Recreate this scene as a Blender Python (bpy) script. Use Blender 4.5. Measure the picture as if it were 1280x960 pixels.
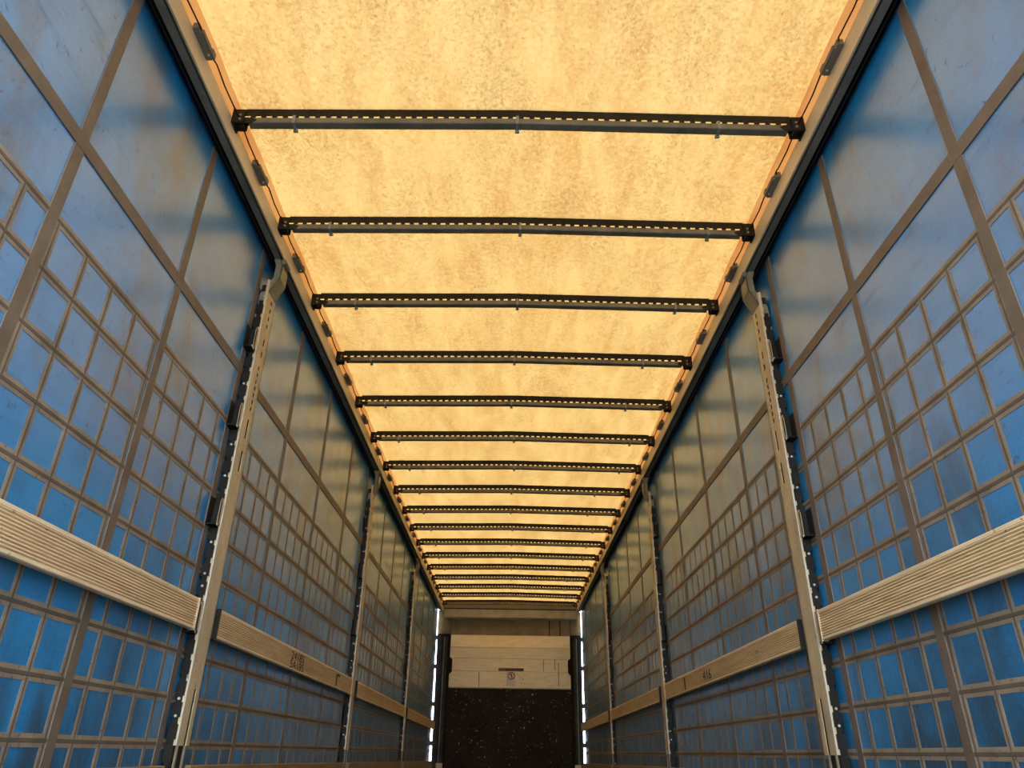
import bpy, bmesh, math, random
from mathutils import Matrix, Vector, noise

for o in list(bpy.data.objects):
    bpy.data.objects.remove(o, do_unlink=True)
SC = bpy.context.scene
COL = SC.collection
random.seed(7)

# ------------------------------------------------------------------ camera
F_PX, PITCH, YAW, ROLL = 898.6, 0.4744, -0.0006, 0.01455
CAM = Vector((-0.0088, 0.0, 0.291))
fw = Vector((math.sin(YAW) * math.cos(PITCH), math.cos(YAW) * math.cos(PITCH), math.sin(PITCH)))
rt = Vector((math.cos(YAW), -math.sin(YAW), 0))
up = rt.cross(fw)
r_ = math.cos(ROLL) * rt + math.sin(ROLL) * up
u_ = -math.sin(ROLL) * rt + math.cos(ROLL) * up
cd = bpy.data.cameras.new('camera')
cd.sensor_width = 36.0
cd.lens = F_PX * 36.0 / 1280.0
cd.clip_start = 0.01
cam = bpy.data.objects.new('camera', cd)
cam.matrix_world = Matrix((
    (r_.x, u_.x, -fw.x, CAM.x), (r_.y, u_.y, -fw.y, CAM.y),
    (r_.z, u_.z, -fw.z, CAM.z), (0, 0, 0, 1)))
COL.objects.link(cam)
SC.camera = cam

# ------------------------------------------------------------------ light
SKY_STRENGTH = 9.0
SUN_STRENGTH = 6.0
world = bpy.data.worlds.new('world')
SC.world = world
world.use_nodes = True
bg = world.node_tree.nodes['Background']
bg.inputs['Color'].default_value = (0.74, 0.88, 1.0, 1)
bg.inputs['Strength'].default_value = SKY_STRENGTH
sd = bpy.data.lights.new('sun', 'SUN')
sd.energy = SUN_STRENGTH
sd.angle = math.radians(3)
sd.color = (1.0, 0.95, 0.86)
sun = bpy.data.objects.new('sun', sd)
sun.rotation_euler = (math.radians(-28), math.radians(-12), 0)   # high, from the front of the trailer
sun.location = (0, 6, 12)
COL.objects.link(sun)

vs = SC.view_settings
vs.view_transform = 'Standard'
vs.look = 'None'
vs.gamma = 1.0
vs.use_curve_mapping = False
vs.exposure = 0.0


# ------------------------------------------------------------------ materials
def mat(name):
    m = bpy.data.materials.new(name)
    m.use_nodes = True
    return m, m.node_tree, m.node_tree.nodes['Principled BSDF']


def node(nt, t, **kw):
    n = nt.nodes.new(t)
    for k, v in kw.items():
        setattr(n, k, v)
    return n


def ramp(nt, fac, stops):
    n = nt.nodes.new('ShaderNodeValToRGB')
    el = n.color_ramp.elements
    while len(el) < len(stops):
        el.new(0.5)
    for e, (p, c) in zip(el, stops):
        e.position = p
        e.color = (c[0], c[1], c[2], 1)
    nt.links.new(fac, n.inputs['Fac'])
    return n.outputs['Color']


def coords(nt, scale=(1, 1, 1)):
    g = nt.nodes.new('ShaderNodeNewGeometry')
    mp = nt.nodes.new('ShaderNodeMapping')
    mp.inputs['Scale'].default_value = scale
    nt.links.new(g.outputs['Position'], mp.inputs['Vector'])
    return mp.outputs['Vector']


def noise_tex(nt, vec, scale, detail=4, rough=0.6, dist=0.0):
    n = nt.nodes.new('ShaderNodeTexNoise')
    n.inputs['Scale'].default_value = scale
    n.inputs['Detail'].default_value = detail
    n.inputs['Roughness'].default_value = rough
    n.inputs['Distortion'].default_value = dist
    nt.links.new(vec, n.inputs['Vector'])
    return n.outputs['Fac']


def mix(nt, fac, a, b, mode='MIX'):
    n = nt.nodes.new('ShaderNodeMix')
    n.data_type = 'RGBA'
    n.blend_type = mode
    for v, i in ((fac, 0), (a, 6), (b, 7)):
        if isinstance(v, (int, float)):
            n.inputs[i].default_value = v
        elif isinstance(v, tuple):
            n.inputs[i].default_value = (v[0], v[1], v[2], 1)
        else:
            nt.links.new(v, n.inputs[i])
    return n.outputs[2]


def bump(nt, b, height, strength, dist):
    n = nt.nodes.new('ShaderNodeBump')
    n.inputs['Strength'].default_value = strength
    n.inputs['Distance'].default_value = dist
    nt.links.new(height, n.inputs['Height'])
    nt.links.new(n.outputs['Normal'], b.inputs['Normal'])


def simple(name, col, rough=0.5, metal=0.0, spec=0.25, var=0.35, scale=6.0, stretch=(1, 1, 1), dirt=None):
    """plain colour with blotchy variation and speckled dirt"""
    m, nt, b = mat(name)
    v = coords(nt, stretch)
    n1 = noise_tex(nt, v, scale)
    lo = tuple(c * (1 - var) for c in col)
    hi = tuple(min(1, c * (1 + var)) for c in col)
    c = ramp(nt, n1, [(0.3, lo), (0.7, hi)])
    if dirt:
        n2 = noise_tex(nt, v, scale * 9, 3, 0.7)
        f = ramp(nt, n2, [(0.60, (0, 0, 0)), (0.70, (1, 1, 1))])
        c = mix(nt, f, c, dirt)
    nt.links.new(c, b.inputs['Base Color'])
    b.inputs['Roughness'].default_value = rough
    b.inputs['Metallic'].default_value = metal
    b.inputs['Specular IOR Level'].default_value = spec
    return m


M = {}


def build_curtain_mat():
    m, nt, b = mat('blue_tarpaulin')
    v = coords(nt)
    big = noise_tex(nt, v, 1.3, 4, 0.6)
    base = ramp(nt, big, [(0.3, (0.006, 0.185, 0.43)), (0.7, (0.012, 0.250, 0.56))])
    vh = coords(nt, (1, 1.2, 14))
    streak = noise_tex(nt, vh, 5.0, 5, 0.7, 0.4)
    fs = ramp(nt, streak, [(0.52, (0, 0, 0)), (0.68, (0.42, 0.42, 0.42))])
    base = mix(nt, fs, base, (0.010, 0.075, 0.17))
    vs_ = coords(nt, (1, 3, 5))
    spot = noise_tex(nt, vs_, 9.0, 4, 0.75, 0.6)
    fp = ramp(nt, spot, [(0.60, (0, 0, 0)), (0.68, (0.68, 0.68, 0.68))])
    base = mix(nt, fp, base, (0.006, 0.030, 0.06))
    # dark road-dust film: ragged patches; height ramp also paints in weaker light low down
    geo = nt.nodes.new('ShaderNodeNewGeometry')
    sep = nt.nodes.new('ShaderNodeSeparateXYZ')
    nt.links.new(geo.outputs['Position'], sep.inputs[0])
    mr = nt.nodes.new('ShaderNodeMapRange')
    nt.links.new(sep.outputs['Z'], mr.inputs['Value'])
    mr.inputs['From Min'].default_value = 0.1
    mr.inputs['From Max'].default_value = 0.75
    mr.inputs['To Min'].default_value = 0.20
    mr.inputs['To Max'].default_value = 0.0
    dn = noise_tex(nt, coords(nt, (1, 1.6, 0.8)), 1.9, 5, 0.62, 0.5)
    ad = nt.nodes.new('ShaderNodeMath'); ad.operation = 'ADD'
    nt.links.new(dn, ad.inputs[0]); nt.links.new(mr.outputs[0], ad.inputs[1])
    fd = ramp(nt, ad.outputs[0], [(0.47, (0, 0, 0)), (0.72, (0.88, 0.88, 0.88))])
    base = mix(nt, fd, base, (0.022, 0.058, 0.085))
    nt.links.new(base, b.inputs['Base Color'])
    rr = noise_tex(nt, v, 7.0, 4, 0.6)
    rg = ramp(nt, rr, [(0.3, (0.30, 0.30, 0.30)), (0.7, (0.44, 0.44, 0.44))])
    nt.links.new(rg, b.inputs['Roughness'])
    b.inputs['Specular IOR Level'].default_value = 0.3
    scuff = mix(nt, 1.0, fs, fp, 'LIGHTEN')
    cw = ramp(nt, scuff, [(0.0, (1, 1, 1)), (0.68, (0.25, 0.25, 0.25))])
    nt.links.new(cw, b.inputs['Coat Weight'])
    b.inputs['Coat IOR'].default_value = 2.1
    b.inputs['Coat Roughness'].default_value = 0.25
    fine = noise_tex(nt, coords(nt, (1, 2, 1)), 38.0, 4, 0.6, 0.3)
    bump(nt, b, fine, 0.22, 0.01)
    return m


def build_roof_mat(name, t, streaky=True):
    m, nt, b = mat(name)
    out = nt.nodes['Material Output']
    v = coords(nt, (1, 0.22, 1))
    n1 = noise_tex(nt, v, 9.0, 5, 0.62, 0.5)
    # water-mark streaks run along the trailer, speckles of mould over them
    hi = (t[0], t[1], t[2])
    lo = (t[0] * 0.80, t[1] * 0.64, t[2] * 0.48)
    c = ramp(nt, n1, [(0.34, lo), (0.62, hi)])
    if streaky:
        v2 = coords(nt, (1, 0.8, 1))
        sp = noise_tex(nt, v2, 95.0, 4, 0.85)
        zone = noise_tex(nt, coords(nt, (1.6, 0.7, 1)), 2.2, 3, 0.6)
        n = nt.nodes.new('ShaderNodeMath'); n.operation = 'MULTIPLY_ADD'
        nt.links.new(zone, n.inputs[0]); n.inputs[1].default_value = 0.35
        nt.links.new(sp, n.inputs[2])
        f = ramp(nt, n.outputs[0], [(0.66, (0, 0, 0)), (0.82, (0.75, 0.75, 0.75))])
        c = mix(nt, f, c, (t[0] * 0.46, t[1] * 0.34, t[2] * 0.26))
        n3 = noise_tex(nt, coords(nt, (1, 0.8, 1)), 55.0, 4, 0.8)
        f3 = ramp(nt, n3, [(0.45, (0, 0, 0)), (0.70, (0.8, 0.8, 0.8))])
        c = mix(nt, f3, c, (t[0] * 1.12, t[1] * 1.22, t[2] * 1.45))
    tr = node(nt, 'ShaderNodeBsdfTranslucent')
    nt.links.new(c, tr.inputs['Color'])
    df = node(nt, 'ShaderNodeBsdfDiffuse')
    df.inputs['Color'].default_value = (0.55, 0.48, 0.36, 1)
    ms = node(nt, 'ShaderNodeMixShader')
    ms.inputs[0].default_value = 0.5
    nt.links.new(tr.outputs[0], ms.inputs[1])
    nt.links.new(df.outputs[0], ms.inputs[2])
    nt.links.new(ms.outputs[0], out.inputs['Surface'])
    return m


def build_board_mat(name, col, col2, dark, grain=(1, 0.6, 9), rough=0.5, spots=True):
    m, nt, b = mat(name)
    v = coords(nt, grain)
    n1 = noise_tex(nt, v, 6.0, 6, 0.65, 0.4)
    c = ramp(nt, n1, [(0.30, col2), (0.65, col)])
    if spots:
        s = noise_tex(nt, coords(nt, (3, 1.6, 3)), 14.0, 3, 0.7)
        f = ramp(nt, s, [(0.66, (0, 0, 0)), (0.72, (0.9, 0.9, 0.9))])
        c = mix(nt, f, c, dark)
    nt.links.new(c, b.inputs['Base Color'])
    b.inputs['Roughness'].default_value = rough
    bump(nt, b, n1, 0.2, 0.004)
    return m


def build_plywood_mat():
    m, nt, b = mat('scratched_brown_plywood')
    v = coords(nt, (1, 1, 1))
    n1 = noise_tex(nt, v, 2.2, 4, 0.6)
    c = ramp(nt, n1, [(0.3, (0.012, 0.006, 0.003)), (0.7, (0.030, 0.016, 0.008))])
    sv = coords(nt, (2.2, 1, 10))
    s = noise_tex(nt, sv, 4.5, 4, 0.72, 0.3)
    f = ramp(nt, s, [(0.645, (0, 0, 0)), (0.70, (1, 1, 1))])
    c = mix(nt, f, c, (0.34, 0.25, 0.15))
    s2 = noise_tex(nt, coords(nt, (7, 1, 5)), 4.0, 2, 0.6)
    f2 = ramp(nt, s2, [(0.69, (0, 0, 0)), (0.74, (1, 1, 1))])
    c = mix(nt, f2, c, (0.42, 0.36, 0.28))
    nt.links.new(c, b.inputs['Base Color'])
    b.inputs['Roughness'].default_value = 0.6
    b.inputs['Specular IOR Level'].default_value = 0.12
    return m


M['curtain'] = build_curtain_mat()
M['roof'] = build_roof_mat('translucent_roof_tarp', (0.248, 0.143, 0.0425))
M['hem'] = build_roof_mat('doubled_roof_hem', (0.175, 0.070, 0.017), False)
M['strap'] = simple('brown_webbing', (0.150, 0.105, 0.075), 0.55, var=0.2, scale=10, spec=0.4, dirt=(0.10, 0.07, 0.05))
M['strip'] = simple('tan_weld_strip', (0.25, 0.185, 0.13), 0.55, var=0.3, scale=8, spec=0.4, dirt=(0.09, 0.065, 0.05))
M['strip_core'] = simple('dark_weld_line', (0.115, 0.085, 0.06), 0.6, var=0.3, scale=8, dirt=(0.06, 0.045, 0.03))
M['slat'] = build_board_mat('worn_ribbed_slat', (0.88, 0.66, 0.40), (0.62, 0.45, 0.26), (0.09, 0.06, 0.04))
M['low_slat'] = build_board_mat('brown_timber_slat', (0.30, 0.19, 0.085), (0.17, 0.10, 0.045), (0.05, 0.03, 0.015))
M['alu'] = simple('aluminium_rail', (0.70, 0.54, 0.34), 0.45, metal=0.15, var=0.18, scale=3, stretch=(1, 0.3, 1))
M['track'] = simple('grey_track', (0.20, 0.17, 0.13), 0.55, metal=0.0, spec=0.15, var=0.25, scale=5)
M['dark'] = simple('black_steel', (0.016, 0.013, 0.010), 0.55, spec=0.2, var=0.4, scale=14)
M['post'] = simple('galvanised_post', (0.56, 0.42, 0.25), 0.5, metal=0.1, var=0.22, scale=9, stretch=(1, 1, 0.4),
                   dirt=(0.16, 0.12, 0.07))
M['bracket'] = simple('olive_bracket', (0.23, 0.19, 0.12), 0.45, metal=0.0, spec=0.3, var=0.25, scale=20)
M['bow'] = simple('grey_bow_tube', (0.19, 0.155, 0.10), 0.6, metal=0.0, spec=0.12, var=0.25, scale=8)
M['clip'] = simple('grey_clip', (0.27, 0.25, 0.21), 0.5, var=0.2)
M['bolt'] = simple('zinc_bolt', (0.62, 0.58, 0.52), 0.4, metal=0.4, var=0.15, scale=30)
M['white'] = simple('white_sticker', (0.62, 0.57, 0.48), 0.5, var=0.12, scale=20)
M['red'] = simple('red_print', (0.40, 0.06, 0.035), 0.5, var=0.12, scale=20)
M['ink'] = simple('dark_stencil_ink', (0.040, 0.028, 0.018), 0.6, var=0.3, scale=30)
M['smear'] = simple('brown_faded_label', (0.15, 0.095, 0.045), 0.6, var=0.4, scale=22)
M['plank'] = build_board_mat('pale_headboard_plank', (0.95, 0.79, 0.52), (0.78, 0.61, 0.37), (0.25, 0.17, 0.09), (0.9, 1, 7), 0.5)
M['header'] = simple('cream_header', (0.40, 0.35, 0.25), 0.5, var=0.2, scale=4)
M['frontmetal'] = simple('khaki_front_metal', (0.27, 0.18, 0.08), 0.5, var=0.3, scale=5)
M['block'] = simple('brown_corner_metal', (0.15, 0.10, 0.045), 0.55, var=0.35, scale=7, spec=0.1)
M['ply'] = build_plywood_mat()
M['corner'] = simple('dark_corner_post', (0.013, 0.009, 0.006), 0.6, spec=0.08, var=0.35, scale=5)
M['cornerlip'] = simple('dark_green_profile', (0.040, 0.038, 0.026), 0.6, spec=0.08, var=0.3, scale=5)
M['floor'] = build_board_mat('plywood_floor', (0.06, 0.042, 0.026), (0.035, 0.024, 0.015), (0.03, 0.02, 0.012), (6, 0.5, 1), 0.7)
M['ground'] = simple('yard_asphalt', (0.14, 0.14, 0.14), 0.9, var=0.2, scale=3)


# ------------------------------------------------------------------ mesh helpers
class MB:
    def __init__(self):
        self.v, self.f, self.m = [], [], []

    def quad_faces(self, base, faces, mi=0):
        for f in faces:
            self.f.append([base + i for i in f])
            self.m.append(mi)

    def box(self, x0, x1, y0, y1, z0, z1, mi=0):
        x0, x1 = min(x0, x1), max(x0, x1)
        y0, y1 = min(y0, y1), max(y0, y1)
        z0, z1 = min(z0, z1), max(z0, z1)
        b = len(self.v)
        self.v += [(x0, y0, z0), (x1, y0, z0), (x1, y1, z0), (x0, y1, z0),
                   (x0, y0, z1), (x1, y0, z1), (x1, y1, z1), (x0, y1, z1)]
        self.quad_faces(b, [(0, 3, 2, 1), (4, 5, 6, 7), (0, 1, 5, 4), (1, 2, 6, 5), (2, 3, 7, 6), (3, 0, 4, 7)], mi)
        return self

    def prism(self, prof, fa, fb, mi=0, cap=True):
        """closed 2-D profile swept between two placements; fa / fb map a profile point to 3-D"""
        b = len(self.v)
        n = len(prof)
        self.v += [fa(p) for p in prof] + [fb(p) for p in prof]
        for i in range(n):
            j = (i + 1) % n
            self.f.append([b + i, b + j, b + n + j, b + n + i]); self.m.append(mi)
        if cap:
            self.f.append([b + i for i in range(n)][::-1]); self.m.append(mi)
            self.f.append([b + n + i for i in range(n)]); self.m.append(mi)
        return self

    def cyl(self, c, axis, r, h, n=10, mi=0):
        a = Vector(axis).normalized()
        t = a.orthogonal().normalized()
        w = a.cross(t)
        prof = [(r * math.cos(2 * math.pi * i / n), r * math.sin(2 * math.pi * i / n)) for i in range(n)]
        c = Vector(c)
        return self.prism(prof, lambda p: tuple(c + t * p[0] + w * p[1]),
                          lambda p: tuple(c + a * h + t * p[0] + w * p[1]), mi)

    def mesh(self, name, *mats, smooth=False):
        me = bpy.data.meshes.new(name)
        me.from_pydata(self.v, [], self.f)
        for m in mats:
            me.materials.append(M[m])
        if len(mats) > 1:
            me.polygons.foreach_set('material_index', self.m)
        bm = bmesh.new()
        bm.from_mesh(me)
        bmesh.ops.recalc_face_normals(bm, faces=bm.faces)
        bm.to_mesh(me)
        bm.free()
        if smooth:
            for p in me.polygons:
                p.use_smooth = True
        me.update()
        return me

    def build(self, name, *mats, parent=None, smooth=False):
        return link(name, self.mesh(name, *mats, smooth=smooth), parent)


def link(name, me, parent=None, loc=None):
    o = bpy.data.objects.new(name, me)
    COL.objects.link(o)
    if parent is not None:
        o.parent = parent
    if loc is not None:
        o.location = loc
    return o


def bevel(o, w, seg=2):
    md = o.modifiers.new('bevel', 'BEVEL')
    md.width = w
    md.segments = seg
    md.limit_method = 'ANGLE'
    return o


def thing(name, label, cat, loc=(0, 0, 0), group=None):
    o = bpy.data.objects.new(name, None)
    o.empty_display_size = 0.1
    COL.objects.link(o)
    o.location = loc
    return tag(o, label, cat, group)


def tag(o, label, cat=None, group=None, kind=None):
    o['label'] = label
    if cat:
        o['category'] = cat
    if group:
        o['group'] = group
    if kind:
        o['kind'] = kind
    return o


def structure(o, label):
    o['kind'] = 'structure'
    o['label'] = label
    return o


def text_mesh(s, size, depth=0.0004):
    cu = bpy.data.curves.new('lettering', 'FONT')
    cu.body = s
    cu.size = size
    cu.extrude = depth
    cu.align_x = 'CENTER'
    cu.align_y = 'CENTER'
    tmp = bpy.data.objects.new('lettering', cu)
    COL.objects.link(tmp)
    dg = bpy.context.evaluated_depsgraph_get()
    me = bpy.data.meshes.new_from_object(tmp.evaluated_get(dg))
    bpy.data.objects.remove(tmp, do_unlink=True)
    return me


ORD = ['first', 'second', 'third', 'fourth', 'fifth', 'sixth', 'seventh', 'eighth', 'ninth', 'tenth']
SIDES = ((-1, 'left'), (1, 'right'))
Y_REAR, Y_FRONT = -0.35, 13.42
XC = 1.283            # inner face of the curtain sheets
Z_RAIL, Z_TOP = 2.555, 2.65
Z_TARP = 2.707

# ------------------------------------------------------------------ the setting
g = MB()
g.box(-40, 40, -40, 60, -1.35, -1.25)
structure(g.build('ground', 'ground'), 'grey yard surface beneath the trailer')
g = MB()
for i in range(6):
    w = 2.562 / 6
    g.box(-1.281 + i * w + 0.001, -1.281 + (i + 1) * w - 0.001, Y_REAR, Y_FRONT, -0.03, 0.0)
structure(g.build('floor', 'floor'), 'brown plywood load floor of the trailer')


def wave(y, z):
    """soft ripple of the hanging curtain"""
    return 0.0035 * noise.noise(Vector((y * 1.1, z * 0.8, 3.0))) + 0.0012 * noise.noise(Vector((y * 3.5, z * 2.5, 9.0)))


V_STRAPS = [0.15, 0.85, 1.56, 2.265, 2.96, 3.76, 4.55, 5.37, 6.08, 7.10, 7.88, 8.68, 9.45, 10.2, 11.0, 11.8, 12.6]
GRID_Z = [0.145, 0.305, 0.462, 0.623, 0.786, 0.948, 1.109, 1.270, 1.437, 1.597]
GRID_Y = [1.435 + 0.155 * k for k in range(-8, 77)]
Y_CUR_END = 13.30


def curtain(s, side):
    # the sheet
    m = MB()
    ny, nz = 190, 46
    y0, y1, z0, z1 = Y_REAR, Y_CUR_END, -0.12, 2.584
    for k, off in enumerate((0.0, 0.003)):
        for i in range(ny + 1):
            for j in range(nz + 1):
                y = y0 + (y1 - y0) * i / ny
                z = z0 + (z1 - z0) * j / nz
                m.v.append((s * (XC + off + wave(y, z)), y, z))
    n = (ny + 1) * (nz + 1)
    st = nz + 1
    for k in range(2):
        for i in range(ny):
            for j in range(nz):
                a = k * n + i * st + j
                m.f.append([a, a + 1, a + st + 1, a + st]); m.m.append(0)
    rim = [i * st for i in range(ny + 1)] + [ny * st + j for j in range(1, st)] + \
          [i * st + nz for i in range(ny - 1, -1, -1)] + [j for j in range(nz - 1, 0, -1)]
    for a, b in zip(rim, rim[1:] + rim[:1]):
        m.f.append([a, b, n + b, n + a]); m.m.append(0)
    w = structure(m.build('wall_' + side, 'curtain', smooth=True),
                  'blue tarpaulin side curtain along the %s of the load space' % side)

    def ribbon(name, mats, p0, p1, width, thick, core=0.0, parent=w, seg=0.12):
        """flat band welded on the curtain from (y,z) p0 to p1, following its ripple"""
        horiz = abs(p1[0] - p0[0]) > abs(p1[1] - p0[1])
        L = math.hypot(p1[0] - p0[0], p1[1] - p0[1])
        nseg = max(2, int(L / seg))
        h = width / 2
        if core:
            prof = [(-h, 0), (-h, thick * 0.7), (-core, thick), (-core * 0.8, thick * 1.5), (core * 0.8, thick * 1.5), (core, thick), (h, thick * 0.7), (h, 0)]
            mi = [0, 0, 1, 1, 1, 0, 0]
        else:
            prof = [(-h, 0), (-h * 0.96, thick), (h * 0.96, thick), (h, 0)]
            mi = [0, 0, 0]
        b = MB()
        for i in range(nseg + 1):
            t = i / nseg
            cy, cz = p0[0] + (p1[0] - p0[0]) * t, p0[1] + (p1[1] - p0[1]) * t
            for (a, d) in prof:
                y, z = (cy, cz + a) if horiz else (cy + a, cz)
                b.v.append((s * (XC + wave(y, z) - d - 0.0002), y, z))
        q = len(prof)
        for i in range(nseg):
            for k in range(q - 1):
                b.f.append([i * q + k, i * q + k + 1, (i + 1) * q + k + 1, (i + 1) * q + k]); b.m.append(mi[k])
        b.f.append(list(range(q))); b.m.append(0)
        b.f.append([nseg * q + k for k in range(q)]); b.m.append(0)
        return b.build(name, *mats, parent=parent)

    for y in GRID_Y:
        if 0 < y < Y_CUR_END - 0.05 and min(abs(y - v) for v in V_STRAPS) > 0.028:
            j = random.uniform(-0.006, 0.006)
            ribbon('vertical_weld_strip', ('strip', 'strip_core'), (y + j, 0.02), (y + j, 1.590), 0.026, 0.0014, 0.004, seg=0.2)
    for z in GRID_Z:
        ribbon('horizontal_weld_strip', ('strip', 'strip_core'), (0.0, z), (Y_CUR_END - 0.03, z + 0.0), 0.034, 0.0020, 0.0055)
    for y in V_STRAPS:
        ribbon('vertical_strap', ('strap',), (y - 0.02, 0.0), (y + 0.005, 2.55), 0.046, 0.0034, seg=0.12)
    ribbon('horizontal_strap', ('strap',), (0.0, 1.868), (Y_CUR_END - 0.03, 1.888), 0.050, 0.0042)
    return w


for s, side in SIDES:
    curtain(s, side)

# ------------------------------------------------------------------ roof tarpaulin
BOW_Y = [2.208 + 0.686 * i for i in range(-3, 17)]


def tarp_z(x, y):
    ph = (y - BOW_Y[0]) / 0.686
    sag = 0.010 * (0.5 - 0.5 * math.cos(2 * math.pi * ph))
    rip = 0.006 * noise.noise(Vector((x * 2.6, y * 1.1, 0))) + 0.003 * noise.noise(Vector((x * 9, y * 3.0, 5)))
    camber = 0.018 * (1 - abs(x) / 1.2)
    return Z_TARP + camber + sag * 0.8 + max(-0.004, rip * (0.5 - 0.5 * math.cos(2 * math.pi * ph)))


m = MB()
nx, ny = 56, 300
for i in range(nx + 1):
    for j in range(ny + 1):
        x = -1.176 + 2.352 * i / nx
        y = Y_REAR + (13.62 - Y_REAR) * j / ny
        m.v.append((x, y, tarp_z(x, y)))
for i in range(nx):
    for j in range(ny):
        a = i * (ny + 1) + j
        m.f.append([a, a + 1, a + ny + 2, a + ny + 1]); m.m.append(0)
ceiling = structure(m.build('ceiling', 'roof', smooth=True), 'glowing amber translucent roof tarpaulin with mould speckles')
for s, side in SIDES:
    h = MB()
    pts = [(1.176, 0), (1.215, 0.0), (1.283, -0.010), (1.292, -0.03), (1.292, -0.11)]
    for j in range(ny + 1):
        y = Y_REAR + (13.62 - Y_REAR) * j / ny
        for k, (a, d) in enumerate(pts):
            h.v.append((s * a, y, (tarp_z(s * 1.176, y) if k < 2 else Z_TARP) + d))
    q = len(pts)
    for j in range(ny):
        for k in range(q - 1):
            h.f.append([j * q + k, j * q + k + 1, (j + 1) * q + k + 1, (j + 1) * q + k]); h.m.append(0)
    o = h.build('roof_hem', 'hem', parent=ceiling, smooth=True)
    o['label'] = 'orange doubled hem of the roof tarpaulin on the %s' % side

# ------------------------------------------------------------------ roof rails
for s, side in SIDES:
    t = thing('roof_rail', 'long pale aluminium roof rail above the %s curtain' % side, 'rail', (s * 1.24, 0, Z_RAIL), 'roof rails')
    ya, yb = Y_REAR, 13.36

    def ex(prof, name, mt, s=s, ya=ya, yb=yb, t=t):
        b = MB()
        b.prism(prof, lambda p: (s * (p[0] - 1.24), ya, p[1] - Z_RAIL), lambda p: (s * (p[0] - 1.24), yb, p[1] - Z_RAIL))
        return b.build(name, mt, parent=t)
    ex([(1.200, 2.556), (1.1985, 2.60), (1.200, 2.646), (1.206, 2.652), (1.275, 2.652), (1.275, 2.64), (1.210, 2.64), (1.208, 2.556)],
       'rail_face', 'alu')
    ex([(1.208, 2.585), (1.2905, 2.585), (1.2905, 2.60), (1.208, 2.60)], 'track_roof', 'dark')
    ex([(1.218, 2.553), (1.2455, 2.550), (1.2455, 2.585), (1.240, 2.585), (1.240, 2.562), (1.224, 2.562), (1.224, 2.585), (1.218, 2.585)],
       'curtain_track', 'track')
    ex([(1.258, 2.552), (1.263, 2.552), (1.263, 2.585), (1.258, 2.585)], 'outer_lip', 'dark')

# ------------------------------------------------------------------ roof bows
bolt_me = MB().cyl((0, 0, 0), (1, 0, 0), 0.0075, 0.006, 8).mesh('bolt', 'bolt')


def camber(x):
    return 0.018 * (1 - abs(x) / 1.2)


def bow_meshes():
    z0 = -0.018
    tube, web = MB(), MB()
    # rounded rectangular tube in two straight halves that meet in a shallow ridge
    prof = []
    hy, hz, rr = 0.020, 0.0155, 0.006
    for (cy, cz, a0) in ((hy - rr, hz - rr, 0), (-hy + rr, hz - rr, 90), (-hy + rr, -hz + rr, 180), (hy - rr, -hz + rr, 270)):
        for k in range(4):
            a = math.radians(a0 + 30 * k)
            prof.append((cy + rr * math.cos(a), cz + rr * math.sin(a)))
    xs = [-1.135, 0.0, 1.135]
    b = len(tube.v)
    for x in xs:
        tube.v += [(x, p[0], p[1] + camber(x)) for p in prof]
    n = len(prof)
    for i in range(2):
        for k in range(n):
            j = (k + 1) % n
            tube.f.append([b + i * n + k, b + i * n + j, b + (i + 1) * n + j, b + (i + 1) * n + k]); tube.m.append(0)
    tube.f.append(list(range(n))); tube.m.append(0)
    tube.f.append([2 * n + k for k in range(n)]); tube.m.append(0)
    # punched web strip between the tube and the tarpaulin: upper band on small teeth
    yw0, yw1 = -0.019, -0.016
    N = 51
    px = 2.306 / N
    for i in range(N):
        xa = -1.153 + i * px
        xb = xa + px
        ca, cb = camber(xa), camber(xb)
        # upper band piece
        bb = len(web.v)
        for (x, c) in ((xa, ca), (xb, cb)):
            for y in (yw0, yw1):
                for z in (0.0245, 0.068):
                    web.v.append((x, y, z + c))
        web.quad_faces(bb, [(0, 1, 5, 4), (2, 6, 7, 3), (0, 4, 6, 2), (1, 3, 7, 5)] + ([(0, 2, 3, 1)] if i == 0 else []) + ([(4, 5, 7, 6)] if i == N - 1 else []))
        web.box(xb - 0.021, xb, yw0, yw1, 0.0145 + cb, 0.0247 + cb)
    return tube.mesh('tube', 'bow', smooth=False), web.mesh('punched_web', 'dark')


TUBE, WEB = bow_meshes()
# end bracket: plate, two lugs and a bolt eye
bk = MB()
bk.box(-1.2, -1.192, -0.034, 0.030, -0.028, 0.052)
bk.box(-1.195, -1.150, -0.030, -0.022, -0.024, 0.050)
bk.box(-1.195, -1.150, 0.014, 0.022, -0.024, 0.022)
bk.box(-1.178, -1.128, -0.018, 0.014, 0.002, 0.012)
bk.box(-1.178, -1.160, -0.012, 0.010, -0.020, 0.002)
bk.prism([(-1.16, -0.022), (-1.12, -0.019), (-1.10, 0.0), (-1.12, 0.012), (-1.16, 0.012)],
         lambda p: (p[0], -0.0225, p[1]), lambda p: (p[0], -0.0205, p[1]))
BRK_L = bk.mesh('end_bracket', 'dark')
bk2 = MB()
bk2.v = [(-x, y, z) for (x, y, z) in bk.v]
bk2.f, bk2.m = [f[::-1] for f in bk.f], bk.m
BRK_R = bk2.mesh('end_bracket', 'dark')
pin = MB().cyl((0, -0.036, 0), (0, 1, 0), 0.006, 0.066, 8).mesh('bracket_pin', 'bracket')
cl = MB()
cl.box(-0.006, 0.006, -0.0235, -0.0205, -0.021, 0.024)
cl.box(-0.006, 0.006, -0.0235, 0.0235, -0.0205, -0.0165)
cl.box(-0.009, 0.009, 0.017, 0.027, -0.026, -0.016)
CLIP = cl.mesh('cable_clip', 'clip')

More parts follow.
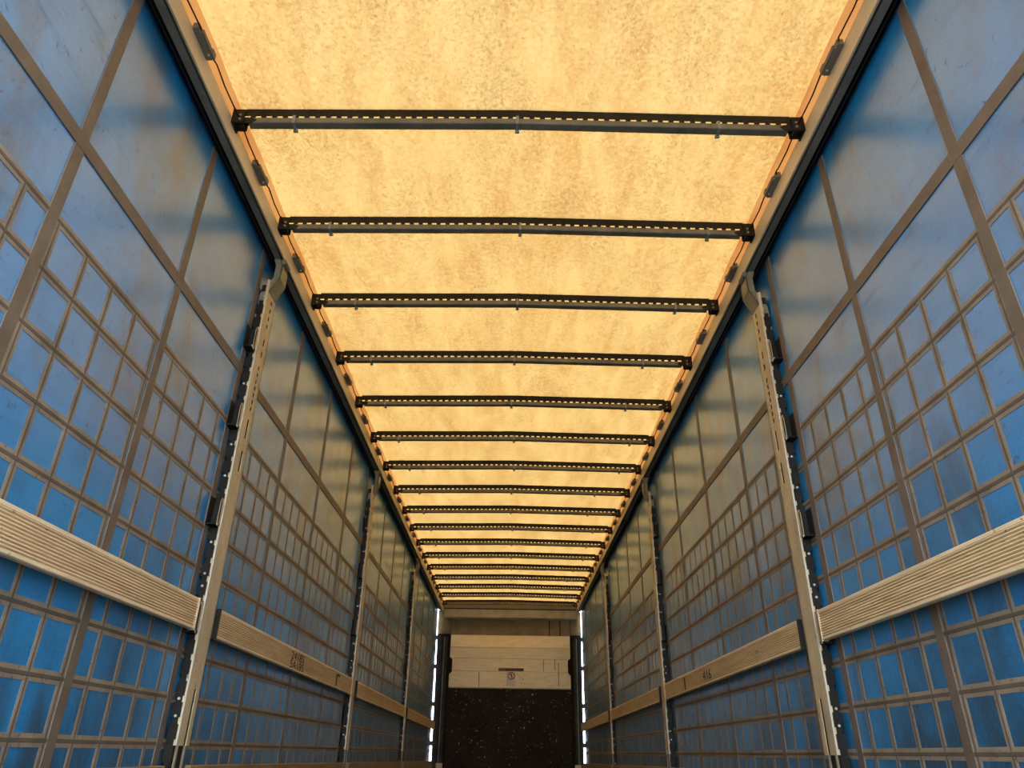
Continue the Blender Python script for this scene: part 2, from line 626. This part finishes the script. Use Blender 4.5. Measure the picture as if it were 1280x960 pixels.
nb = len(BOW_Y)
for i, y in enumerate(BOW_Y):
    k = i - 3
    if k < 0:
        lab = 'dark punched roof bow overhead, %s before the open rear end' % ORD[-k - 1]
    elif k == 0:
        lab = 'nearest and widest dark roof bow crossing the amber roof'
    elif k < 9:
        lab = 'dark punched roof bow across the amber roof, %s from the camera' % ORD[k]
    elif k == 16:
        lab = 'thin dark roof bow against the cream header beam at the far end'
    else:
        lab = 'dark punched roof bow, %s from the far header beam' % ORD[16 - k]
    t = thing('roof_bow', lab, 'roof bow', (0, y, 2.645), 'roof bows')
    link('tube', TUBE, t)
    link('punched_web', WEB, t)
    for s, me in ((-1, BRK_L), (1, BRK_R)):
        b = link('end_bracket', me, t)
        for zz in (-0.008, 0.014):
            link('bracket_pin', pin, b, (s * 1.165, 0, zz))
    for cx in (-0.955 + random.uniform(-0.02, 0.02), random.uniform(-0.015, 0.02), 0.90 + random.uniform(-0.1, 0.1)):
        link('cable_clip', CLIP, t, (cx, 0, camber(cx)))

# slide blocks on the rails between the bows and the pull cable that runs through them
blk = MB()
blk.box(-0.012, 0.010, -0.070, 0.070, -0.014, 0.014)
blk.box(0.008, 0.018, -0.045, 0.055, -0.008, 0.010)
blk.box(-0.012, 0.020, 0.040, 0.070, -0.010, 0.016)
BLK = {-1: blk.mesh('slide_body', 'track')}
b2 = MB()
b2.v = [(-x, y, z) for (x, y, z) in blk.v]; b2.f = [f[::-1] for f in blk.f]; b2.m = blk.m
BLK[1] = b2.mesh('slide_body', 'track')
rivet = MB().cyl((0, 0, 0), (0, 0, -1), 0.0045, 0.004, 8).mesh('rivet', 'bolt')
for s, side in SIDES:
    for i in range(2, nb - 1):
        y = BOW_Y[i] + 0.30 + (0.03 if s > 0 else 0.0)
        k = i - 3
        if k < 0:
            lab = 'black slide block on the %s roof rail above the nearest roof bow' % side
        elif k == 15:
            lab = 'black slide block on the %s roof rail before the last far roof bow' % side
        elif k < 8:
            lab = 'black slide block on the %s roof rail between the %s and %s roof bows' % (side, ORD[k], ORD[k + 1])
        else:
            lab = 'small black slide block on the %s roof rail, %s from the far end' % (side, ORD[15 - k])
        t = thing('slide_block', lab, 'slide block', (s * 1.187, y, 2.652), 'slide blocks on the roof rails')
        link('slide_body', BLK[s], t)
        link('rivet', rivet, t, (-s * 0.006, 0.045, -0.0135))
    # cable: slack between the bows, kinked at each block
    pts = []
    for i in range(2, nb - 1):
        y = BOW_Y[i]
        pts += [(1.176, y, 2.655), (1.179, y + 0.12, 2.650), (1.1745, y + 0.22, 2.648), (1.172, y + 0.24, 2.648), (1.181, y + 0.26, 2.652),
                (1.181, y + 0.36, 2.654), (1.173, y + 0.40, 2.652), (1.1755, y + 0.50, 2.648)]
    pts.append((1.176, BOW_Y[-1], 2.655))
    c = MB()
    R, n = 0.0033, 6
    for (x, y, z) in pts:
        j = random.uniform(-0.0015, 0.0015)
        for k in range(n):
            a = 2 * math.pi * k / n
            c.v.append((s * (x + j + R * math.cos(a)), y, z + R * math.sin(a)))
    for i in range(len(pts) - 1):
        for k in range(n):
            q = (k + 1) % n
            c.f.append([i * n + k, i * n + q, (i + 1) * n + q, (i + 1) * n + k]); c.m.append(0)
    o = c.build('pull_cable', 'dark')
    tag(o, 'thin black pull cable running along the %s roof rail' % side, 'cable', 'roof pull cables')

# ------------------------------------------------------------------ side posts
POST_Y = {-1: [2.99, 6.12, 9.42], 1: [3.04, 6.20, 9.50]}
PW = 0.122        # width of the inner face along the trailer
XI = 1.235        # inner face


def make_post(s, y0, label):
    t = thing('side_post', label, 'post', (s * 1.255, y0, 0.0), 'side posts between the curtains')

    def X(x):
        return s * (x - 1.255)

    # inner face: two plates with a slotted column between them
    slots = []
    z = 2.36
    for _ in range(5):
        slots.append((z - 0.026, z)); z -= 0.046
    slots += [(2.05, 2.09), (1.985, 2.02)]
    z = 1.94
    for _ in range(7):
        slots.append((z - 0.024, z)); z -= 0.036
    slots += [(1.56, 1.66), (1.40, 1.50)]
    ya, yb = 0.064, 0.088
    zb, zt = 0.02, 2.40
    f = MB()
    prof = [(XI + 0.010, 0.0), (XI + 0.001, 0.004), (XI, 0.010), (XI, ya), (XI + 0.0045, ya), (XI + 0.0045, 0.012), (XI + 0.014, 0.006), (XI + 0.014, 0.0)]
    zf = 0.30
    f.prism(prof, lambda p: (X(p[0]), p[1], zf), lambda p: (X(p[0]), p[1], zt))
    f.box(X(XI), X(XI + 0.0045), yb, PW, zf, zt)
    f.box(X(XI), X(XI + 0.024), PW - 0.004, PW, zf, zt)
    edges = [zt] + [q for a, b in slots for q in (b, a)] + [0.50]
    for k in range(0, len(edges), 2):
        f.box(X(XI), X(XI + 0.0045), ya, yb, edges[k + 1], edges[k])
    f.build('post_face', 'post', parent=t)
    # back channel, dark, with the perforated side flange towards the camera
    c = MB()
    c.box(X(1.246), X(1.272), 0.006, PW - 0.005, 0.0, 2.37)
    c.build('back_channel', 'dark', parent=t)
    lip = MB()
    lip.box(X(XI - 0.0008), X(XI + 0.003), -0.0015, 0.0015, 0.30, 2.12)
    lip.build('bright_edge', 'bolt', parent=t)
    sf = MB()
    zz = 0.02
    while zz < 2.20:
        sf.box(X(1.243), X(1.276), -0.006, 0.004, zz, zz + 0.052)
        sf.box(X(1.248), X(1.268), -0.004, 0.004, zz + 0.052, zz + 0.075)
        zz += 0.075
    sf.build('perforated_flange', 'dark', parent=t)
    # lower rails of the lifting lever
    lv = MB()
    lv.box(X(XI), X(XI + 0.008), 0.014, 0.024, 0.0, 0.30)
    lv.box(X(XI), X(XI + 0.008), 0.085, 0.095, 0.0, 0.30)
    lv.build('lever_rail', 'bracket', parent=t)
    # slat pockets
    for zp in (0.755, 1.185, 1.635, 2.04):
        p = MB()
        p.box(X(1.238), X(1.241), -0.030, 0.0, zp - 0.05, zp + 0.06)
        p.box(X(1.238), X(1.244), -0.030, -0.024, zp - 0.06, zp + 0.05)
        a = p.build('slat_pocket', 'post', parent=t)
        q = MB()
        q.box(X(1.241), X(1.279), -0.060, -0.006, zp - 0.062, zp - 0.057)
        q.box(X(1.276), X(1.279), -0.060, -0.006, zp - 0.062, zp + 0.06)
        q.box(X(1.241), X(1.279), -0.0095, -0.006, zp - 0.062, zp + 0.05)
        q.build('pocket_tray', 'dark', parent=a)
        r = MB()
        r.box(X(1.236), X(1.250), PW, PW + 0.010, zp - 0.06, zp + 0.06)
        r.build('rear_pocket', 'bracket', parent=t)
    for zb_ in (0.20, 0.40, 0.46, 0.88, 0.93, 1.06, 1.353, 1.50, 1.805, 2.008):
        o = link('bolt', MB_BOLT_Y, t, (X(1.258), -0.007, zb_))
    # cranked head that leans inwards to the roof rail
    h = MB()
    path = [(XI + 0.010, 2.17), (XI + 0.006, 2.315), (1.196, 2.425), (1.196, 2.50), (1.214, 2.548)]
    wv = [(0.004, 0.112), (0.004, 0.112), (0.018, 0.118), (0.022, 0.116), (0.028, 0.110)]
    for k in range(len(path) - 1):
        (xa, za), (xb, zb2) = path[k], path[k + 1]
        (a0, a1), (b0, b1) = wv[k], wv[k + 1]
        if k > 0:
            h.prism([(0, 0), (0, 1), (0.006, 1), (0.006, 0)],
                    lambda p: (X(xa + p[0]), a0 + (a1 - a0) * p[1], za), lambda p: (X(xb + p[0]), b0 + (b1 - b0) * p[1], zb2))
        for e in (0, 1):
            ea = a0 if e == 0 else a1 - 0.006
            eb = b0 if e == 0 else b1 - 0.006
            dp = 0.034
            h.prism([(0, 0), (0, 0.006), (dp, 0.006), (dp, 0)],
                    lambda p: (X(xa + p[0]), ea + p[1], za), lambda p: (X(xb + p[0]), eb + p[1], zb2))
    hd = h.build('head_bracket', 'bracket', parent=t)
    r = MB()
    r.cyl((X(1.20), 0.035, 2.535), (0, 1, 0), 0.016, 0.07, 12)
    r.build('head_roller', 'track', parent=hd)
    for (xx, zz) in ((1.248, 2.30), (1.250, 2.265), (1.262, 2.19)):
        link('bolt', MB_BOLT_Y, t, (X(xx), 0.004, zz))
    return t


MB_BOLT_Y = MB().cyl((0, 0.003, 0), (0, -1, 0), 0.005, 0.006, 8).mesh('bolt', 'bolt')
WHERE = ['nearest', 'middle', 'farthest']
for s, side in SIDES:
    for i, y in enumerate(POST_Y[s]):
        make_post(s, y, '%s tall galvanised side post against the %s curtain, with cranked head and slots' % (WHERE[i], side))

# ------------------------------------------------------------------ slats
ribs = [(0.0, 0.0), (0.0, 0.010)]
SL_H = 0.116


def slat_profile():
    """ribbed board seen from its end: (depth, height); depth grows towards the curtain"""
    p = [(0.004, 0.0), (0.0, 0.003), (0.0, 0.0125)]
    z = 0.0125
    pitch = (SL_H - 0.0125 - 0.012) / 10
    for k in range(10):
        p += [(0.0070, z + pitch * 0.06), (0.0070, z + pitch * 0.26), (0.0012, z + pitch * 0.50), (0.0, z + pitch * 0.66), (0.0012, z + pitch * 0.86), (0.0022, z + pitch * 0.98)]
        z += pitch
    p += [(0.0, SL_H - 0.0112), (0.0, SL_H - 0.003), (0.003, SL_H), (0.022, SL_H), (0.022, 0.0)]
    return p


PROF = slat_profile()
SEGS = {-1: [(Y_REAR, 2.905), (3.140, 6.06), (6.27, 9.36), (9.57, 13.22)],
        1: [(Y_REAR, 2.965), (3.190, 6.13), (6.35, 9.44), (9.65, 13.22)]}
BAY = ['nearest bay beside the camera', 'second bay behind the nearest post', 'third bay between middle and farthest post', 'far bay before the front wall']


def zdrop(y):
    return -0.0072 * max(0.0, y - 3.0)


for s, side in SIDES:
    for i, (ya, yb) in enumerate(SEGS[s]):
        xf = 1.223
        za, zb = 0.700 + zdrop(ya), 0.700 + zdrop(yb)
        t = thing('side_board', 'ribbed worn beige side slat on the %s, %s' % (side, BAY[i]), 'board',
                  (s * xf, ya, za), 'ribbed side slats at knee height')
        b = MB()
        b.prism(PROF, lambda p: (s * p[0], 0, p[1]), lambda p: (s * p[0], yb - ya, p[1] + zb - za))
        b.build('ribbed_board', 'slat', parent=t)
        for (e, ys) in ((0, 0.0), (1, yb - ya)):
            dz = (zb - za) * e
            c = MB()
            y0, y1 = (-0.003, 0.004) if e == 0 else (ys - 0.004, ys + 0.003)
            c.box(-s * 0.0015, s * 0.0245, y0, y1, dz - 0.002, SL_H + dz + 0.002)
            c.build('end_cap', 'slat' if e else 'dark', parent=t)
        # the tongue that sits in the post's pocket
        if i < 3:
            c = MB()
            c.box(s * 0.010, s * 0.018, yb - ya, yb - ya + 0.020, zb - za + 0.012, zb - za + 0.10)
            c.build('end_tongue', 'dark', parent=t)
        if i > 0:
            c = MB()
            c.box(s * 0.010, s * 0.018, -0.007, 0.0, 0.012, 0.10)
            c.build('end_tongue', 'dark', parent=t)
        if i == 1:
            rot = (math.pi / 2, 0, math.pi / 2) if s < 0 else (math.pi / 2, 0, -math.pi / 2)
            if s < 0:
                words = [('24185', 4.42, 0.752 + 0.022, 0.060), ('5A185', 4.42, 0.752 - 0.024, 0.060)]
            else:
                words = [('416', 4.78, 0.752 - 0.004, 0.082)]
            for (wd, yy, zz, size) in words:
                me = text_mesh(wd, size)
                me.materials.clear()
                me.materials.append(M['ink'])
                o = link('stencil_lettering', me, t, (-s * 0.0006, yy - ya, zz + zdrop(yy) - za))
                o.rotation_euler = rot
                o.scale = (1.9 if s < 0 else 1.7, 1, 1)
            ym = 5.48 if s < 0 else 5.40
            mk = MB()
            zz = 0.762 + zdrop(ym) - za
            mk.box(-s * 0.0001, -s * 0.0012, ym - ya - 0.012, ym - ya + 0.020, zz - 0.045, zz + 0.032)
            if s < 0:
                mk.box(-s * 0.0001, -s * 0.0012, ym - ya + 0.018, ym - ya + 0.10, zz + 0.018, zz + 0.032)
            o = mk.build('paint_mark', 'ink', parent=t)
        # lower board
    for i, (ya, yb) in enumerate(SEGS[s]):
        if i == 0:
            ya = Y_REAR
        z1 = 0.235 + zdrop(ya)
        z2 = 0.235 + zdrop(yb)
        b = MB()
        b.prism([(0.003, -0.12), (0.0, -0.117), (0.0, -0.003), (0.003, 0.0), (0.022, 0.0), (0.022, -0.12)],
                lambda p: (s * (1.226 + p[0]), ya, z1 + p[1]), lambda p: (s * (1.226 + p[0]), yb, z2 + p[1]))
        o = b.build('bottom_board', 'low_slat')
        tag(o, 'brown bottom slat at floor level on the %s, %s' % (side, BAY[i]), 'board', 'brown bottom slats')

# ------------------------------------------------------------------ front wall
YF = 13.42
front = MB()
front.box(-1.24, 1.24, YF + 0.10, YF + 0.13, 0.0, 2.68)
wf = structure(front.build('wall_front', 'frontmetal'), 'front bulkhead of the trailer with pale planks over dark brown plywood')
# header beam, chamfered box section
hb = MB()
hb.prism([(0.0, 0.0), (0.0, 0.135), (0.03, 0.150), (0.16, 0.150), (0.16, -0.012), (0.012, -0.012)],
         lambda p: (-1.165, 13.26 + p[0], 2.435 + p[1]), lambda p: (1.195, 13.26 + p[0], 2.435 + p[1]))
o = hb.build('header_beam', 'header', parent=wf)
o['label'] = 'cream header beam below the roof edge'
ed = MB()
ed.box(-1.16, 1.19, 13.255, 13.262, 2.570, 2.586)
ed.build('header_lip', 'dark', parent=wf)
oe = MB()
oe.box(-1.19, 1.20, 13.30, 13.306, 2.575, 2.73)
oe.build('header_seal', 'hem', parent=wf)
up_ = MB()
up_.box(-1.05, 1.09, YF + 0.075, YF + 0.10, 2.16, 2.435)
o = up_.build('upper_panel', 'frontmetal', parent=wf)
for (x0, x1) in ((0.71, 0.725), (0.90, 0.915)):
    b = MB()
    b.box(x0, x1, YF + 0.068, YF + 0.075, 2.165, 2.43)
    b.build('panel_seam', 'corner', parent=wf)
PZ = [1.292, 1.552, 1.761, 1.945, 2.165]
for k in range(4):
    za, zb = PZ[k], PZ[k + 1]
    b = MB()
    tilt = 0.085 if k == 3 else 0.0
    x0, x1 = -1.035, 1.075
    if k == 2:
        prof = [(x0 - 0.012, za + 0.002), (x0 - 0.012, zb - 0.002), (x1 + 0.012, zb - 0.002), (x1 + 0.012, za + 0.002)]
    elif k == 1:
        prof = [(x0 + 0.012, za + 0.002), (x0 - 0.012, zb - 0.002), (x1 + 0.012, zb - 0.002), (x1 - 0.012, za + 0.002)]
    else:
        prof = [(x0 - 0.01, za + 0.002), (x0 - 0.01, zb - 0.002), (x1 + 0.01, zb - 0.002), (x1 + 0.01, za + 0.002)]
    zm = (za + zb) / 2
    b.prism(prof, lambda p: (p[0], YF - 0.012 + (tilt if p[1] > zm else 0.0), p[1]), lambda p: (p[0], YF + (0.098 if k == 3 and p[1] > zm else 0.028), p[1]))
    o = bevel(b.build('headboard_plank', 'plank', parent=wf), 0.002, 1)
b = MB()
b.box(-1.03, 1.07, YF - 0.018, YF + 0.02, 1.278, 1.294)
b.build('plank_sill', 'header', parent=wf)
b = MB()
b.box(-1.06, 1.10, YF - 0.004, YF + 0.03, 0.0, 1.278)
o = b.build('plywood_panel', 'ply', parent=wf)
o['label'] = 'dark brown scratched plywood panel'
# joints in the planks
for (x0, z0, z1) in ((-0.52, 1.30, 1.55), (0.86, 1.33, 1.70), (0.60, 1.56, 1.75), (0.80, 1.58, 1.76)):
    b = MB()
    b.box(x0, x0 + 0.010, YF - 0.0135, YF - 0.011, z0, z1)
    b.build('plank_crack', 'smear', parent=wf)
for s, side in SIDES:
    cx = 0.02
    # corner post: dark box with an inner profile, a pale block on top and a hinge knuckle
    b = MB()
    b.prism([(s * 1.055 + cx, 0.0), (s * 1.256, 0.0), (s * 1.272, 2.16), (s * 1.055 + cx, 2.16)], lambda p: (p[0], YF - 0.06, p[1]), lambda p: (p[0], YF + 0.03, p[1]))
    c = b.build('corner_post', 'corner', parent=wf)
    b = MB()
    b.prism([(1.10, 0.0), (1.115, -0.03), (1.155, -0.03), (1.17, 0.0)],
            lambda p: (s * p[0] + cx, YF - 0.06 + p[1], 0.05), lambda p: (s * p[0] + cx, YF - 0.06 + p[1], 2.1))
    b.build('corner_profile', 'cornerlip', parent=c)
    b = MB()
    b.box(s * 1.09 + cx, s * 1.19 + cx, YF - 0.105, YF - 0.055, 0.0, 0.13)
    b.build('corner_foot', 'post', parent=c)
    b = MB()
    b.prism([(0.0, 1.50), (0.045, 1.54), (0.045, 1.74), (0.0, 1.78), (-0.05, 1.78), (-0.05, 1.50)],
            lambda p: (s * (1.055 - p[0]) + cx, YF - 0.055, p[1]), lambda p: (s * (1.055 - p[0]) + cx, YF - 0.015, p[1]))
    b.build('hinge_knuckle', 'corner', parent=c)
    b = MB()
    b.box(s * 1.055 + cx, s * 1.274, YF - 0.055, YF + 0.03, 2.163, 2.56)
    o = b.build('corner_block', 'block', parent=wf)
    for zc in (2.10, 1.62, 1.02, 0.74, 0.42):
        b = MB()
        b.box(s * 1.252, s * 1.300, YF - 0.03, YF + 0.00, zc - 0.035, zc + 0.035)
        b.build('corner_clip', 'corner', parent=wf)
# stickers on the planks
st = thing('warning_sticker', 'white sticker with red prohibition circle on the pale planks', 'sticker', (0.04, YF - 0.0135, 1.46))
b = MB(); b.box(-0.075, 0.075, -0.0012, 0.0, -0.14, 0.10)
b.build('sticker_sheet', 'white', parent=st)
b = MB()
N = 28
for k in range(N):
    a0, a1 = 2 * math.pi * k / N, 2 * math.pi * (k + 1) / N
    q = [(0.064 * math.cos(a0), 0.064 * math.sin(a0)), (0.064 * math.cos(a1), 0.064 * math.sin(a1)),
         (0.048 * math.cos(a1), 0.048 * math.sin(a1)), (0.048 * math.cos(a0), 0.048 * math.sin(a0))]
    b.prism(q, lambda p: (p[0] + 0.004, -0.0012, p[1] + 0.025), lambda p: (p[0] + 0.004, -0.0022, p[1] + 0.025))
b.prism([(-0.042, 0.034), (-0.034, 0.042), (0.042, -0.034), (0.034, -0.042)],
        lambda p: (p[0] + 0.004, -0.0012, p[1] + 0.025), lambda p: (p[0] + 0.004, -0.0022, p[1] + 0.025))
b.build('red_ring', 'red', parent=st)
b = MB()
fig = [(-0.012, -0.036), (-0.004, -0.004), (-0.020, 0.012), (-0.010, 0.024), (0.010, 0.020), (0.018, 0.000), (0.008, -0.006), (0.014, -0.036), (0.004, -0.036), (0.0, -0.014), (-0.004, -0.036)]
b.prism(fig, lambda p: (p[0] + 0.004, -0.0010, p[1] + 0.025), lambda p: (p[0] + 0.004, -0.0019, p[1] + 0.025))
b.cyl((0.004, -0.0010, 0.058), (0, -1, 0), 0.009, 0.0009, 10)
b.build('figure', 'ink', parent=st)
st = thing('faded_label', 'dark faded strip label above the prohibition sticker', 'label', (0.04, YF - 0.0135, 1.585))
b = MB(); b.box(-0.22, 0.22, -0.001, 0.0, -0.024, 0.024)
b.build('label_strip', 'smear', parent=st)
b = MB()
x = -0.10
while x < 0.20:
    w = random.uniform(0.012, 0.028)
    if not 0.045 < x < 0.075:
        b.box(x, x + w, -0.002, -0.001, -0.012 - random.uniform(0, 0.008), 0.012 + random.uniform(0, 0.006))
    x += w + 0.006
b.build('worn_print', 'ink', parent=st)
b = MB()
for k in range(9):
    x = 0.12 + 0.13 * random.random() + 0.01 * k
    z = 1.52 - 0.022 * k + random.uniform(-0.02, 0.02)
    rr = random.uniform(0.008, 0.018)
    b.prism([(rr * math.cos(a) * random.uniform(0.7, 1.2), rr * math.sin(a)) for a in [2 * math.pi * i / 7 for i in range(7)]],
            lambda p: (x + p[0], YF - 0.0122, z + p[1]), lambda p: (x + p[0], YF - 0.0132, z + p[1]))
o = b.build('glue_residue', 'white', parent=wf)
o['kind'] = 'stuff'
